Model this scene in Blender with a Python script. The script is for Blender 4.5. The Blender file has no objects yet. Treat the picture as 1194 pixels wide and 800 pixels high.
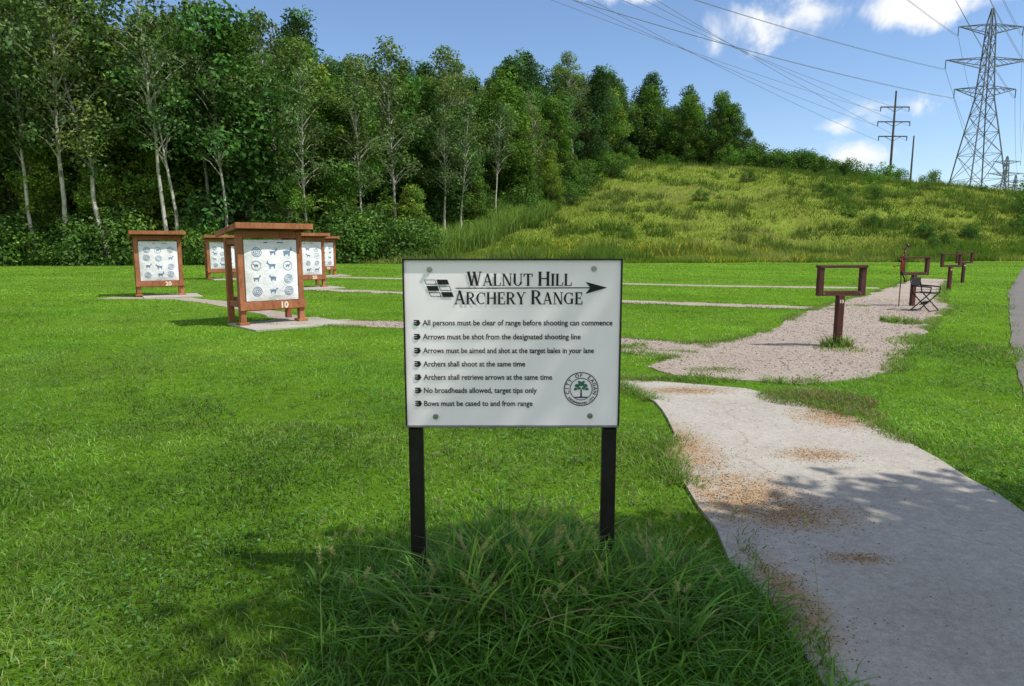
import bpy, math, random
import numpy as np
from mathutils import Vector, Matrix
rng = np.random.default_rng(7)
random.seed(7)
scene = bpy.context.scene
COL = scene.collection
PI = math.pi

# ------------------------------------------------------------------ materials
def newmat(name):
    m = bpy.data.materials.new(name); m.use_nodes = True
    nt = m.node_tree; nt.nodes.clear()
    out = nt.nodes.new('ShaderNodeOutputMaterial')
    return m, nt, out
def N(nt, typ, **kw):
    n = nt.nodes.new(typ)
    for k, v in kw.items(): setattr(n, k, v)
    return n
def noise(nt, vec, scale, detail=4, rough=0.6, dist=0.0):
    n = N(nt, 'ShaderNodeTexNoise'); n.inputs['Scale'].default_value = scale
    n.inputs['Detail'].default_value = detail; n.inputs['Roughness'].default_value = rough
    n.inputs['Distortion'].default_value = dist
    if vec is not None: nt.links.new(vec, n.inputs['Vector'])
    return n.outputs['Fac']
def ramp(nt, fac, stops):
    r = N(nt, 'ShaderNodeValToRGB')
    e = r.color_ramp.elements
    while len(e) < len(stops): e.new(0.5)
    for i, (p, c) in enumerate(stops):
        e[i].position = p; e[i].color = (*c, 1)
    nt.links.new(fac, r.inputs['Fac'])
    return r.outputs['Color']
def mixc(nt, fac, a, b, mode='MIX'):
    m = N(nt, 'ShaderNodeMix', data_type='RGBA', blend_type=mode)
    if isinstance(fac, (int, float)): m.inputs[0].default_value = fac
    else: nt.links.new(fac, m.inputs[0])
    for i, v in ((6, a), (7, b)):
        if isinstance(v, tuple): m.inputs[i].default_value = (*v, 1)
        else: nt.links.new(v, m.inputs[i])
    return m.outputs[2]
def principled(nt, out, color, rough=0.7, metal=0.0, spec=0.3, bump=None, bstr=0.3, bdist=0.01):
    p = N(nt, 'ShaderNodeBsdfPrincipled')
    if isinstance(color, tuple): p.inputs['Base Color'].default_value = (*color, 1)
    else: nt.links.new(color, p.inputs['Base Color'])
    p.inputs['Roughness'].default_value = rough
    p.inputs['Metallic'].default_value = metal
    p.inputs['Specular IOR Level'].default_value = spec
    if bump is not None:
        b = N(nt, 'ShaderNodeBump'); b.inputs['Strength'].default_value = bstr
        b.inputs['Distance'].default_value = bdist
        nt.links.new(bump, b.inputs['Height']); nt.links.new(b.outputs['Normal'], p.inputs['Normal'])
    nt.links.new(p.outputs[0], out.inputs['Surface'])
    return p
def objco(nt, scale=(1,1,1)):
    t = N(nt, 'ShaderNodeTexCoord'); m = N(nt, 'ShaderNodeMapping')
    m.inputs['Scale'].default_value = scale
    nt.links.new(t.outputs['Object'], m.inputs['Vector'])
    return m.outputs['Vector']

def plainmat(name, col, rough=0.6, metal=0.0, var=0.25, sc=12.0, bstr=0.2):
    m, nt, out = newmat(name); v = objco(nt)
    f = noise(nt, v, sc, 6)
    c = ramp(nt, f, [(0.3, tuple(x*(1-var) for x in col)), (0.7, tuple(min(1, x*(1+var)) for x in col))])
    principled(nt, out, c, rough, metal, 0.3, f, bstr, 0.004)
    return m
def foliage(name, transl=0.35, rough=0.55, spec=0.25):
    m, nt, out = newmat(name)
    a = N(nt, 'ShaderNodeAttribute', attribute_name='Col')
    if spec > 0:
        p = N(nt, 'ShaderNodeBsdfPrincipled'); nt.links.new(a.outputs['Color'], p.inputs['Base Color'])
        p.inputs['Roughness'].default_value = rough; p.inputs['Specular IOR Level'].default_value = spec
    else:
        p = N(nt, 'ShaderNodeBsdfDiffuse'); nt.links.new(a.outputs['Color'], p.inputs['Color'])
    t = N(nt, 'ShaderNodeBsdfTranslucent')
    c = mixc(nt, 1.0, a.outputs['Color'], (1.3, 1.3, 0.65), 'MULTIPLY')
    nt.links.new(c, t.inputs['Color'])
    mx = N(nt, 'ShaderNodeMixShader'); mx.inputs[0].default_value = transl
    nt.links.new(p.outputs[0], mx.inputs[1]); nt.links.new(t.outputs[0], mx.inputs[2])
    nt.links.new(mx.outputs[0], out.inputs['Surface'])
    return m
M_leaf = foliage('leaves', 0.28, 0.55, 0)
M_grass = foliage('grass_blades', 0.45, 0.45, 0.35)
M_meadow = foliage('meadow_blades', 0.40, 0.5, 0)

def timber(name, c1, c2):
    m, nt, out = newmat(name)
    v = objco(nt, (14, 14, 2.2)); f = noise(nt, v, 3.0, 8, 0.65, 0.6)
    v2 = objco(nt); g = noise(nt, v2, 2.5, 5)
    c = ramp(nt, f, [(0.3, c1), (0.7, c2)])
    c = mixc(nt, ramp(nt, g, [(0.45, (0,0,0)), (0.75, (0.55,0.55,0.55))]), c, tuple(x*1.35+0.03 for x in c2))
    principled(nt, out, c, 0.75, 0, 0.25, f, 0.5, 0.004)
    return m
M_timber = timber('stained_timber', (0.18, 0.060, 0.024), (0.35, 0.14, 0.062))
M_maroon = timber('maroon_timber', (0.050, 0.016, 0.014), (0.095, 0.034, 0.028))
M_black = plainmat('black_print', (0.012, 0.012, 0.013), 0.55, 0, 0.1)
M_green = plainmat('green_print', (0.03, 0.16, 0.09), 0.55, 0, 0.1)
M_post = plainmat('dark_steel_post', (0.020, 0.018, 0.018), 0.42, 0.3, 0.3, 20)
M_steel = plainmat('galvanised_steel', (0.12, 0.14, 0.16), 0.5, 0.4, 0.2, 1)
M_bolt = plainmat('bolt_metal', (0.35, 0.35, 0.36), 0.35, 0.9, 0.2, 60)
M_wire = plainmat('wire', (0.16, 0.17, 0.19), 0.5, 0.2, 0.1, 1)
M_wood_pole = plainmat('weathered_pole', (0.09, 0.075, 0.065), 0.8, 0, 0.3, 1)
M_cream = plainmat('cream_paint', (0.7, 0.62, 0.5), 0.6, 0, 0.1)
M_blueprint = plainmat('target_print', (0.13, 0.22, 0.34), 0.7, 0, 0.5, 14)
M_fabric = plainmat('black_fabric', (0.02, 0.02, 0.022), 0.85, 0, 0.3, 40)
M_red = plainmat('red_anodised', (0.35, 0.03, 0.02), 0.4, 0.2, 0.1)
M_alu = plainmat('aluminium_edge', (0.25, 0.25, 0.25), 0.4, 0.7, 0.2, 30)

m, nt, out = newmat('white_sign_face'); v = objco(nt)
f = noise(nt, v, 3.0, 5); f2 = noise(nt, objco(nt, (30, 30, 3)), 1.5, 5)
c = ramp(nt, f, [(0.3, (0.92, 0.875, 0.905)), (0.7, (0.96, 0.915, 0.945))])
c = mixc(nt, ramp(nt, f2, [(0.55, (0,0,0)), (0.8, (0.2,0.2,0.2))]), c, (0.78, 0.75, 0.75))
principled(nt, out, c, 0.35, 0, 0.4); M_sign = m

m, nt, out = newmat('target_bale_cover'); v = objco(nt)
f = noise(nt, v, 6.0, 7, 0.6, 0.4); g = noise(nt, v, 1.8, 4)
c = ramp(nt, f, [(0.3, (0.62, 0.65, 0.70)), (0.6, (0.78, 0.79, 0.81))])
c = mixc(nt, ramp(nt, g, [(0.55, (0,0,0)), (0.72, (0.45,0.45,0.45))]), c, (0.70, 0.64, 0.5))
principled(nt, out, c, 0.6, 0, 0.3, f, 0.9, 0.03); M_bale = m

m, nt, out = newmat('bark_white'); v = objco(nt)
f = noise(nt, objco(nt, (1, 1, 0.5)), 2.2, 6, 0.7)
c = ramp(nt, f, [(0.36, (0.11, 0.10, 0.08)), (0.48, (0.40, 0.38, 0.33)), (0.8, (0.56, 0.54, 0.48))])
principled(nt, out, c, 0.8, 0, 0.2, f, 0.4, 0.02); M_bark_w = m
M_bark = plainmat('bark_brown', (0.12, 0.10, 0.08), 0.9, 0, 0.4, 3, 0.5)

m, nt, out = newmat('old_concrete'); v = objco(nt)
f = noise(nt, v, 1.3, 6, 0.65); g = noise(nt, v, 26, 6, 0.75); h = noise(nt, v, 160, 3, 0.7)
c = ramp(nt, f, [(0.3, (0.29, 0.265, 0.225)), (0.7, (0.46, 0.43, 0.375))])
c = mixc(nt, 0.5, c, ramp(nt, g, [(0.3, (0.22, 0.20, 0.17)), (0.68, (0.53, 0.495, 0.435))]))
c = mixc(nt, ramp(nt, h, [(0.35, (0.5,0.5,0.5)), (0.5, (0,0,0))]), c, (0.17, 0.15, 0.12))
vor = N(nt, 'ShaderNodeTexVoronoi', feature='DISTANCE_TO_EDGE'); vor.inputs['Scale'].default_value = .38
wv = N(nt, 'ShaderNodeVectorMath', operation='ADD'); nt.links.new(v, wv.inputs[0])
nz = N(nt, 'ShaderNodeTexNoise'); nz.inputs['Scale'].default_value = 2.5; nz.inputs['Detail'].default_value = 6; nt.links.new(v, nz.inputs['Vector'])
nzs = N(nt, 'ShaderNodeVectorMath', operation='SCALE'); nzs.inputs['Scale'].default_value = .5; nt.links.new(nz.outputs['Color'], nzs.inputs[0])
nt.links.new(nzs.outputs[0], wv.inputs[1]); nt.links.new(wv.outputs[0], vor.inputs['Vector'])
c = mixc(nt, ramp(nt, vor.outputs['Distance'], [(0.0, (.45,.45,.45)), (0.004, (0,0,0))]), c, (0.14, 0.12, 0.09))
def addv(nt, a, b, op='ADD'):
    n = N(nt, 'ShaderNodeMath', operation=op)
    for i, x in enumerate((a, b)):
        if isinstance(x, (int, float)): n.inputs[i].default_value = x
        else: nt.links.new(x, n.inputs[i])
    return n.outputs[0]
def blobmask(nt, cx, cy, rx, ry, vec):
    s = N(nt, 'ShaderNodeVectorMath', operation='SUBTRACT'); s.inputs[1].default_value = (cx, cy, 0)
    nt.links.new(vec, s.inputs[0])
    d = N(nt, 'ShaderNodeVectorMath', operation='MULTIPLY'); d.inputs[1].default_value = (1/rx, 1/ry, 0)
    nt.links.new(s.outputs[0], d.inputs[0])
    l = N(nt, 'ShaderNodeVectorMath', operation='LENGTH'); nt.links.new(d.outputs[0], l.inputs[0])
    mr = N(nt, 'ShaderNodeMapRange'); mr.inputs[1].default_value = 1; mr.inputs[2].default_value = 0
    nt.links.new(l.outputs['Value'], mr.inputs[0])
    return mr.outputs[0]
tot = None
LIT = [(1.45, 4.15, .55, .6), (1.65, 3.85, .5, .28), (1.75, 3.28, .22, .08), (3.0, 6.15, .5, .5), (1.32, 5.2, .35, .9), (1.25, 2.9, .18, .55), (2.3, 5.0, .35, .22), (1.9, 7.3, .6, .25)]
for b in LIT:
    k = blobmask(nt, *b, v); tot = k if tot is None else addv(nt, tot, k, 'MAXIMUM')
g2 = noise(nt, v, 9, 8, 0.75)
mk = addv(nt, tot, addv(nt, addv(nt, g2, -0.36), 2.3, 'MULTIPLY'), 'MULTIPLY')
c = mixc(nt, ramp(nt, mk, [(0.0, (0,0,0)), (0.25, (0.85,0.85,0.85))]), c, (0.33, 0.215, 0.11))
principled(nt, out, c, 0.9, 0, 0.15, g, 0.35, 0.01); M_conc = m

m, nt, out = newmat('crushed_gravel'); v = objco(nt)
g = noise(nt, v, 55, 6, 0.8); f = noise(nt, v, 0.9, 5); k = noise(nt, v, 5, 5)
c = ramp(nt, g, [(0.3, (0.16, 0.125, 0.095)), (0.5, (0.34, 0.28, 0.235)), (0.7, (0.52, 0.44, 0.38))])
c = mixc(nt, ramp(nt, f, [(0.45, (0,0,0)), (0.7, (0.6,0.6,0.6))]), c, (0.40, 0.36, 0.30))
c = mixc(nt, ramp(nt, k, [(0.55, (0,0,0)), (0.70, (0.6,0.6,0.6))]), c, (0.15, 0.15, 0.07))
principled(nt, out, c, 0.95, 0, 0.1, g, 0.8, 0.02); M_gravel = m

m, nt, out = newmat('asphalt'); v = objco(nt)
g = noise(nt, v, 60, 6, 0.8); f = noise(nt, v, 0.8, 5)
c = ramp(nt, g, [(0.3, (0.09, 0.085, 0.08)), (0.7, (0.20, 0.19, 0.18))])
c = mixc(nt, ramp(nt, f, [(0.4, (0,0,0)), (0.7, (0.5,0.5,0.5))]), c, (0.2, 0.17, 0.15))
principled(nt, out, c, 0.9, 0, 0.2, g, 0.5, 0.01); M_asph = m

m, nt, out = newmat('turf_ground')
a = N(nt, 'ShaderNodeAttribute', attribute_name='Col'); v = objco(nt)
g = noise(nt, v, 7, 8, 0.8); f = noise(nt, v, 0.35, 6, 0.65)
c = mixc(nt, 1.0, a.outputs['Color'], ramp(nt, g, [(0.3, (0.55,0.55,0.5)), (0.7, (1.35,1.3,1.2))]), 'MULTIPLY')
c = mixc(nt, 1.0, c, ramp(nt, f, [(0.3, (0.75,0.8,0.7)), (0.7, (1.2,1.15,1.1))]), 'MULTIPLY')
principled(nt, out, c, 1.0, 0, 0.0, g, 0.8, 0.08); M_ground = m

# ------------------------------------------------------------------ mesh helpers
def add_obj(name, me, parent=None, mats=()):
    o = bpy.data.objects.new(name, me); COL.objects.link(o)
    for mm in mats: me.materials.append(mm)
    if parent: o.parent = parent
    return o
def empty(name, loc=(0,0,0), rz=0):
    e = bpy.data.objects.new(name, None); COL.objects.link(e)
    e.location = loc; e.rotation_euler = (0, 0, rz); e.empty_display_size = 0.2
    return e
def tri_mesh(name, V, F, C=None, matidx=None):
    me = bpy.data.meshes.new(name)
    V = np.ascontiguousarray(V, dtype=np.float32); F = np.ascontiguousarray(F, dtype=np.int32)
    me.vertices.add(len(V)); me.vertices.foreach_set('co', V.ravel())
    k = F.shape[1]
    me.loops.add(F.size); me.loops.foreach_set('vertex_index', F.ravel())
    me.polygons.add(len(F)); me.polygons.foreach_set('loop_start', np.arange(0, F.size, k, dtype=np.int32))
    if matidx is not None: me.polygons.foreach_set('material_index', np.asarray(matidx, dtype=np.int32))
    me.update(calc_edges=True)
    if C is not None:
        at = me.color_attributes.new('Col', 'FLOAT_COLOR', 'POINT')
        CC = np.ones((len(V), 4), dtype=np.float32); CC[:, :3] = C
        at.data.foreach_set('color', CC.ravel())
    return me

class Geo:
    def __init__(s): s.v = []; s.f = []; s.m = []
    def add(s, verts, faces, mat=0):
        b = len(s.v); s.v += [tuple(p) for p in verts]
        s.f += [tuple(i + b for i in f) for f in faces]; s.m += [mat]*len(faces)
    def box(s, c, sz, mat=0, rot=None):
        hx, hy, hz = sz[0]/2, sz[1]/2, sz[2]/2
        vs = [Vector((x*hx, y*hy, z*hz)) for x in (-1,1) for y in (-1,1) for z in (-1,1)]
        if rot is not None: vs = [rot @ p for p in vs]
        vs = [p + Vector(c) for p in vs]
        s.add(vs, [(0,1,3,2),(4,6,7,5),(0,4,5,1),(2,3,7,6),(0,2,6,4),(1,5,7,3)], mat)
    def beam(s, a, b, w, mat=0, n=4):
        s.tube([a, b], [w/2, w/2], n, mat)
    def tube(s, pts, rad, n=8, mat=0, cap=True):
        pts = [Vector(p) for p in pts]; vs = []
        for i, p in enumerate(pts):
            d = (pts[min(i+1, len(pts)-1)] - pts[max(i-1, 0)]).normalized()
            up = Vector((0,0,1)) if abs(d.z) < 0.9 else Vector((1,0,0))
            x = d.cross(up).normalized(); y = d.cross(x)
            for k in range(n):
                a = 2*PI*(k+.5)/n
                vs.append(p + (x*math.cos(a) + y*math.sin(a))*rad[i])
        fs = []
        for i in range(len(pts)-1):
            for k in range(n):
                k2 = (k+1) % n
                fs.append((i*n+k, i*n+k2, (i+1)*n+k2, (i+1)*n+k))
        if cap:
            fs.append(tuple(range(n))[::-1]); fs.append(tuple(range((len(pts)-1)*n, len(pts)*n)))
        s.add(vs, fs, mat)
    def build(s, name, mats, parent=None, bevel=0, smooth=False):
        me = bpy.data.meshes.new(name); me.from_pydata(s.v, [], s.f)
        me.polygons.foreach_set('material_index', s.m)
        if smooth: me.polygons.foreach_set('use_smooth', [True]*len(s.f))
        o = add_obj(name, me, parent, mats)
        if bevel:
            b = o.modifiers.new('bevel', 'BEVEL'); b.width = bevel; b.segments = 2
        return o

# ------------------------------------------------------------------ terrain
def sm(t): t = np.clip(t, 0, 1); return t*t*(3-2*t)
def vnoise(x, y, s=1.0, seed=0):
    r = np.random.default_rng(seed); o = 0
    for k in range(6):
        a = r.uniform(0, 2*PI); w = s*r.uniform(0.6, 2.2); ph = r.uniform(0, 2*PI)
        o = o + np.sin((x*math.cos(a)+y*math.sin(a))*w + ph + 1.3*np.sin((x*math.sin(a)-y*math.cos(a))*w*.7+ph*2))
    return o/6
def terrain(x, y):
    x = np.asarray(x, dtype=float); y = np.asarray(y, dtype=float)
    y0 = 60 + 0.16*np.clip(x, 0, 120)
    yc = 138.0
    s = np.clip((y-y0)/(yc-y0), 0, 1)
    p = .5*s*sm(s*4) + .5*sm(s)
    H = 16.6 - 0.085*np.clip(x-45, 0, 90)
    n = vnoise(x, y, 0.10, 3)*0.8 + vnoise(x, y, 0.3, 5)*0.28
    tr = 0.8*sm((s-.30)/.06) - 0.8*sm((s-.36)/.3)
    gul = -1.0*np.exp(-((x-40-6*np.sin(y*.05))/3.5)**2)*sm(s*5)*(1-sm((s-.8)*5))
    return p*H + n*sm(s*3) + tr*sm((x-5)/30) + gul

xs = np.concatenate([-np.geomspace(900, 60, 22), np.arange(-58, 130, 2.0), np.geomspace(132, 900, 22)])
ys = np.concatenate([[-400, -150, -60, -20, -5], np.arange(0, 170, 2.0), np.geomspace(175, 2500, 22)])
X, Y = np.meshgrid(xs, ys); Z = terrain(X, Y)
V = np.stack([X.ravel(), Y.ravel(), Z.ravel()], 1)
nx, ny = len(xs), len(ys)
ii, jj = np.meshgrid(np.arange(ny-1), np.arange(nx-1), indexing='ij')
a = (ii*nx+jj).ravel(); F = np.stack([a, a+1, a+nx+1, a+nx], 1)

FB_y = [-50, 40, 52, 57, 66, 85, 110, 125, 140, 150, 2000]
FB_x = [-90, -70, -50, -19, -9, 1.5, 11.5, 18, 22, 52, 60]
def forest_x(y): return np.interp(y, FB_y, FB_x)
def region_color(x, y):
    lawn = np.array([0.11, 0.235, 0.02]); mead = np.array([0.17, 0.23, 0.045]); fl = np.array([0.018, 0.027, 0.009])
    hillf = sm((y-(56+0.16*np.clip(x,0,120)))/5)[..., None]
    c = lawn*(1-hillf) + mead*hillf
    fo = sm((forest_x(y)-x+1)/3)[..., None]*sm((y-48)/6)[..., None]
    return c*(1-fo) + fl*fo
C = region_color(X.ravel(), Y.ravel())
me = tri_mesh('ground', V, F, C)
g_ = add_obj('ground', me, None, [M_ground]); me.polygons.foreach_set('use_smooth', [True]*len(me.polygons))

# ------------------------------------------------------------------ paths
def ragged(poly, step=0.25, amp=0.04, seed=1):
    r = np.random.default_rng(seed); o = []
    n = len(poly)
    for i in range(n):
        a = np.array(poly[i], float); b = np.array(poly[(i+1) % n], float)
        L = np.linalg.norm(b-a); k = max(1, int(L/step))
        for j in range(k):
            p = a + (b-a)*j/k
            o.append((p[0]+r.normal(0, amp), p[1]+r.normal(0, amp)))
    return o
def inpoly(px, py, poly):
    P = np.array(poly); c = np.zeros(len(px), bool); j = len(P)-1
    for i in range(len(P)):
        xi, yi = P[i]; xj, yj = P[j]
        cond = ((yi > py) != (yj > py))
        xc = (xj-xi)*(py-yi)/((yj-yi) if yj != yi else 1e-9) + xi
        c ^= cond & (px < xc); j = i
    return c
def strip(line, w):
    L = [Vector((p[0], p[1], 0)) for p in line]; l = []; r = []
    for i, p in enumerate(L):
        d = (L[min(i+1, len(L)-1)]-L[max(i-1, 0)]).normalized(); n = Vector((-d.y, d.x, 0))
        l.append((p+n*w/2)[:2]); r.append((p-n*w/2)[:2])
    return l + r[::-1]
concrete = [(1.12,-6),(1.12,2.3),(1.15,2.8),(1.11,3.24),(1.15,3.65),(1.15,4.33),(1.18,5.07),(1.36,5.6),(1.44,6.11),(1.46,6.8),(1.25,7.6),(.9,8.0),
            (1.63,7.85),(2.6,7.42),(2.8,7.0),(3.02,6.5),(3.24,6.15),(3.2,5.3),(3.13,4.5),(3.06,3.89),(3.1,2),(3.1,-6)]
gravel = [(1.3,10.2),(1.9,10.7),(2.78,10.9),(3.56,11.2),(5.0,12.9),(6.3,15.2),(8.0,17.6),(10.3,20.5),(14.5,26),(19,32.3),(20.2,31.6),(16.2,25.6),(12.8,20.4),(11.2,17.3),
          (8.8,14.2),(6.6,11.1),(5.6,9.7),(4.9,8.6),(3.95,7.95),(3.3,7.75),(2.64,8.0),(1.95,8.2),(1.75,8.9),(2.3,9.6),(1.9,9.9)]
lane1 = strip([(-4.9,14.0),(-3.6,13.95),(-2.1,13.6),(0,12.3),(2.1,10.9),(3.0,10.5)], 1.05)
lane2 = strip([(-7.4,24.6),(-3.5,22.6),(3.1,19.2),(7.5,17.3),(9.2,17.4)], 1.0)
lane3 = strip([(-12.2,20.6),(-9.8,20.3),(-8.2,19.0),(-6.2,16.6),(-4.6,14.6)], .65)
lane4 = strip([(-9.5,34.0),(0,30.0),(8,26.5),(13.6,25.2)], .9)
roadL = [(4.3,-8),(4.3,2),(4.7,5),(5.5,7.2),(8.2,11.1),(11,15),(17,23.4),(26,35.2),(35,47),(48,60),(70,66),(110,68)]
roadR = [(a_+2.3, b_-1.5) for a_, b_ in roadL]
road = roadL + roadR[::-1]
def rotpad(cx, cy, w, d, th):
    return [(cx+math.cos(th)*x-math.sin(th)*y, cy+math.sin(th)*x+math.cos(th)*y) for x, y in ((-w/2,-d/2),(w/2,-d/2),(w/2,d/2),(-w/2,d/2))]
TG = [(-4.85, 13.75, 41), (-10.95, 21.3, 31), (-13.4, 31.8, 33), (-7.55, 25.3, 37), (-9.7, 35.3, 37)]
pads = [rotpad(x+.35, y-.05, 1.9 if i == 0 else 1.6, 1.5, math.radians(th)) for i, (x, y, th) in enumerate(TG)]
def sheet(name, poly, z, mat, amp, step, seed, thick=0):
    P = ragged(poly, step, amp, seed); n = len(P)
    me = bpy.data.meshes.new(name)
    vs = [(p[0], p[1], z) for p in P]
    fs = [tuple(range(n))]
    vs += [(p[0], p[1], -0.05) for p in P]
    fs += [(i, (i+1) % n, n+(i+1) % n, n+i) for i in range(n)]
    me.from_pydata(vs, [], fs); me.validate()
    return add_obj(name, me, None, [mat])
sheet('concrete_path', concrete, 0.022, M_conc, 0.012, 0.3, 1)
sheet('gravel_path', gravel, 0.012, M_gravel, 0.05, 0.3, 2)
sheet('lane_path', lane1, 0.007, M_gravel, 0.05, 0.3, 3)
sheet('lane_path', lane2, 0.007, M_gravel, 0.06, 0.4, 4)
sheet('lane_path', lane3, 0.007, M_gravel, 0.05, 0.4, 5)
sheet('lane_path', lane4, 0.007, M_gravel, 0.06, 0.5, 6)
sheet('asphalt_trail', road, 0.016, M_asph, 0.02, 0.5, 7)
for i, p in enumerate(pads): sheet('concrete_pad', p, 0.03, M_conc, 0.01, 0.4, 20+i)
HARD = [concrete, gravel, lane1, lane2, lane3, lane4, road] + pads
def onhard(x, y, jit=0.03, sel=None):
    j = jit*(1+.12*y)
    jx = x + rng.normal(0, 1, len(x))*j; jy = y + rng.normal(0, 1, len(x))*j
    m = np.zeros(len(x), bool)
    for p in (sel or HARD): m |= inpoly(jx, jy, p)
    return m

# ------------------------------------------------------------------ grass
def blades(P, h, w, lean, C, segs=2, az=None):
    n = len(P)
    if az is None: az = rng.uniform(0, 2*PI, n)
    fa = rng.uniform(0, 2*PI, n)
    side = np.stack([np.cos(fa), np.sin(fa), np.zeros(n)], 1)*(w/2)[:, None]
    ld = np.stack([np.cos(az), np.sin(az), np.zeros(n)], 1)
    up = np.array([0, 0, 1.0])
    rows = []
    cols = []
    for k in range(segs+1):
        t = k/segs
        c = P + ld*(lean*h*t**2)[:, None] + up*(h*(t-0.35*lean*t*t))[:, None]
        if k < segs:
            ww = 1-0.55*t**1.5
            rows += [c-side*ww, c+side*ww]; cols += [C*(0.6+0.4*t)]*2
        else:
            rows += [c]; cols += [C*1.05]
    nv = 2*segs+1
    V = np.stack(rows, 1).reshape(-1, 3); CC = np.stack(cols, 1).reshape(-1, 3)
    b = (np.arange(n)*nv)[:, None]; F = []
    for k in range(segs-1):
        o = 2*k
        F += [b+np.array([[o, o+1, o+3]]), b+np.array([[o, o+3, o+2]])]
    o = 2*(segs-1); F.append(b+np.array([[o, o+1, o+2]]))
    return V, np.concatenate(F, 0), CC
def merge(parts):
    V = []; F = []; C = []; o = 0
    for v, f, c in parts:
        V.append(v); F.append(f+o); C.append(c); o += len(v)
    return np.concatenate(V), np.concatenate(F), np.concatenate(C)
def lawncol(x, y, n):
    base = np.array([0.180, 0.385, 0.036])
    c = base*rng.uniform(0.40, 1.42, n)[:, None]
    big = vnoise(x, y, 0.45, 11); med = vnoise(x, y, 1.6, 12); sml = vnoise(x, y, 7.0, 13)
    c = c*(1+0.45*big+0.45*med+.32*sml)[:, None]
    yel = np.clip(0.38+0.8*vnoise(x, y, .8, 14)+.4*vnoise(x, y, 4, 17)+rng.normal(0, .25, n), 0, 1)[:, None]
    c = c*(1-yel) + c*np.array([1.75, 1.22, 2.3])*yel
    dry = rng.random(n) < 0.02+.06*sm(vnoise(x, y, 1.3, 18)*2)
    c[dry] = np.array([0.48, 0.44, 0.21])*rng.uniform(.6, 1.1, dry.sum())[:, None]
    return np.clip(c, 0.005, .8)
parts = []
for (ya, yb, dens, wid, hh, segs) in [(1.6, 3.6, 6000, .006, .052, 2), (3.6, 6, 3200, .0075, .052, 2), (6, 10, 1500, .0105, .052, 1), (10, 18, 560, .0145, .052, 1),
                                (18, 34, 170, .027, .055, 1), (34, 66, 40, .05, .07, 1)]:
    area = (yb-ya)*(yb+ya)*0.90
    n = int(area*dens)
    y = np.sqrt(rng.uniform(ya**2, yb**2, n)); x = rng.uniform(-0.90, 0.90, n)*y
    edge_keep = ~onhard(x, y, 0.022)
    x = x[edge_keep]; y = y[edge_keep]
    k = ~((x < forest_x(y)-3) & (y > 50)); x = x[k]; y = y[k]; n = len(x)
    hv = hh*rng.uniform(.45, 1.25, n)*(1+0.5*vnoise(x, y, 2.2, 15)+.4*vnoise(x, y, 8, 16))
    z = terrain(x, y)-0.005
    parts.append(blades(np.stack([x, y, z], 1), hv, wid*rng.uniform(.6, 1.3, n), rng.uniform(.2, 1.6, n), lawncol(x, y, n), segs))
n = 42000; y = np.sqrt(rng.uniform(1.8**2, 11**2, n)); x = rng.uniform(-.9, .9, n)*y
k = (vnoise(x, y, 1.7, 61)+.5*vnoise(x, y, 6, 62) > .15) & ~onhard(x, y, .02); x = x[k]; y = y[k]; n = len(x)
parts.append(blades(np.stack([x, y, rng.uniform(.015, .045, n)], 1), rng.uniform(.010, .02, n), rng.uniform(.012, .022, n), rng.uniform(1.2, 2.4, n),
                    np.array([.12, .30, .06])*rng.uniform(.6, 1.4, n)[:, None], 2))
V, F, C = merge(parts)
add_obj('lawn_grass', tri_mesh('lawn_grass', V, F, C), None, [M_grass])
parts = []
def fringe(poly, n, h, w, spread, col, ymax=20, x0=-99):
    P = np.array(poly); Q = np.roll(P, -1, 0); L = np.linalg.norm(Q-P, axis=1)
    i = rng.choice(len(P), n, p=L/L.sum()); t = rng.random(n)[:, None]
    p = P[i]*(1-t)+Q[i]*t + rng.normal(0, spread, (n, 2))
    clump = vnoise(p[:, 0], p[:, 1], 3.0, 31) > -0.05
    k = clump & (p[:, 1] > 1.5) & (p[:, 1] < ymax) & (p[:, 0] > x0)
    k &= ~inpoly(p[:, 0], p[:, 1], [(1.3, 1), (3.0, 1), (3.0, 6.2), (1.6, 6.2)])
    p = p[k]; n = len(p)
    c = np.array(col)*rng.uniform(.5, 1.4, n)[:, None]
    d = rng.random(n) < .18; c[d] = np.array([.38, .31, .14])*rng.uniform(.5, 1.1, d.sum())[:, None]
    parts.append(blades(np.stack([p[:, 0], p[:, 1], np.zeros(n)], 1), h*rng.uniform(.4, 1.3, n), w*rng.uniform(.6, 1.3, n), rng.uniform(.3, 1.5, n), c, 2))
GC = (.17, .33, .035)
fringe(concrete, 30000, .10, .007, .065, GC)
fringe(gravel, 30000, .09, .010, .09, GC, 32)
fringe(road, 16000, .12, .010, .08, GC, 30)
fringe(lane1, 9000, .06, .010, .08, GC)
fringe(lane2, 7000, .06, .018, .10, GC, 30)
def patch(cx, cy, rx, ry, n, h, w, col, dry=.3, z=0):
    a = rng.uniform(0, 2*PI, n); r = np.sqrt(rng.random(n))
    x = cx+rx*r*np.cos(a); y = cy+ry*r*np.sin(a)
    c = np.array(col)*rng.uniform(.5, 1.4, n)[:, None]
    d = rng.random(n) < dry; c[d] = np.array([.38, .28, .13])*rng.uniform(.5, 1.1, d.sum())[:, None]
    parts.append(blades(np.stack([x, y, np.full(n, z)], 1), h*rng.uniform(.4, 1.3, n)*(1.15-.6*r), w*rng.uniform(.6, 1.3, n), rng.uniform(.2, 1.4, n), c, 3))
patch(3.15, 6.9, .6, .45, 3500, .11, .008, (.15, .29, .05), .45)
patch(3.2, 6.35, .35, .3, 1200, .07, .007, (.20, .2, .08), .7)
patch(5.1, 10.62, .25, .18, 350, .30, .012, (.16, .33, .04), .25)
patch(5.0, 10.3, .4, .35, 300, .10, .012, (.16, .33, .04), .3)
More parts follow.
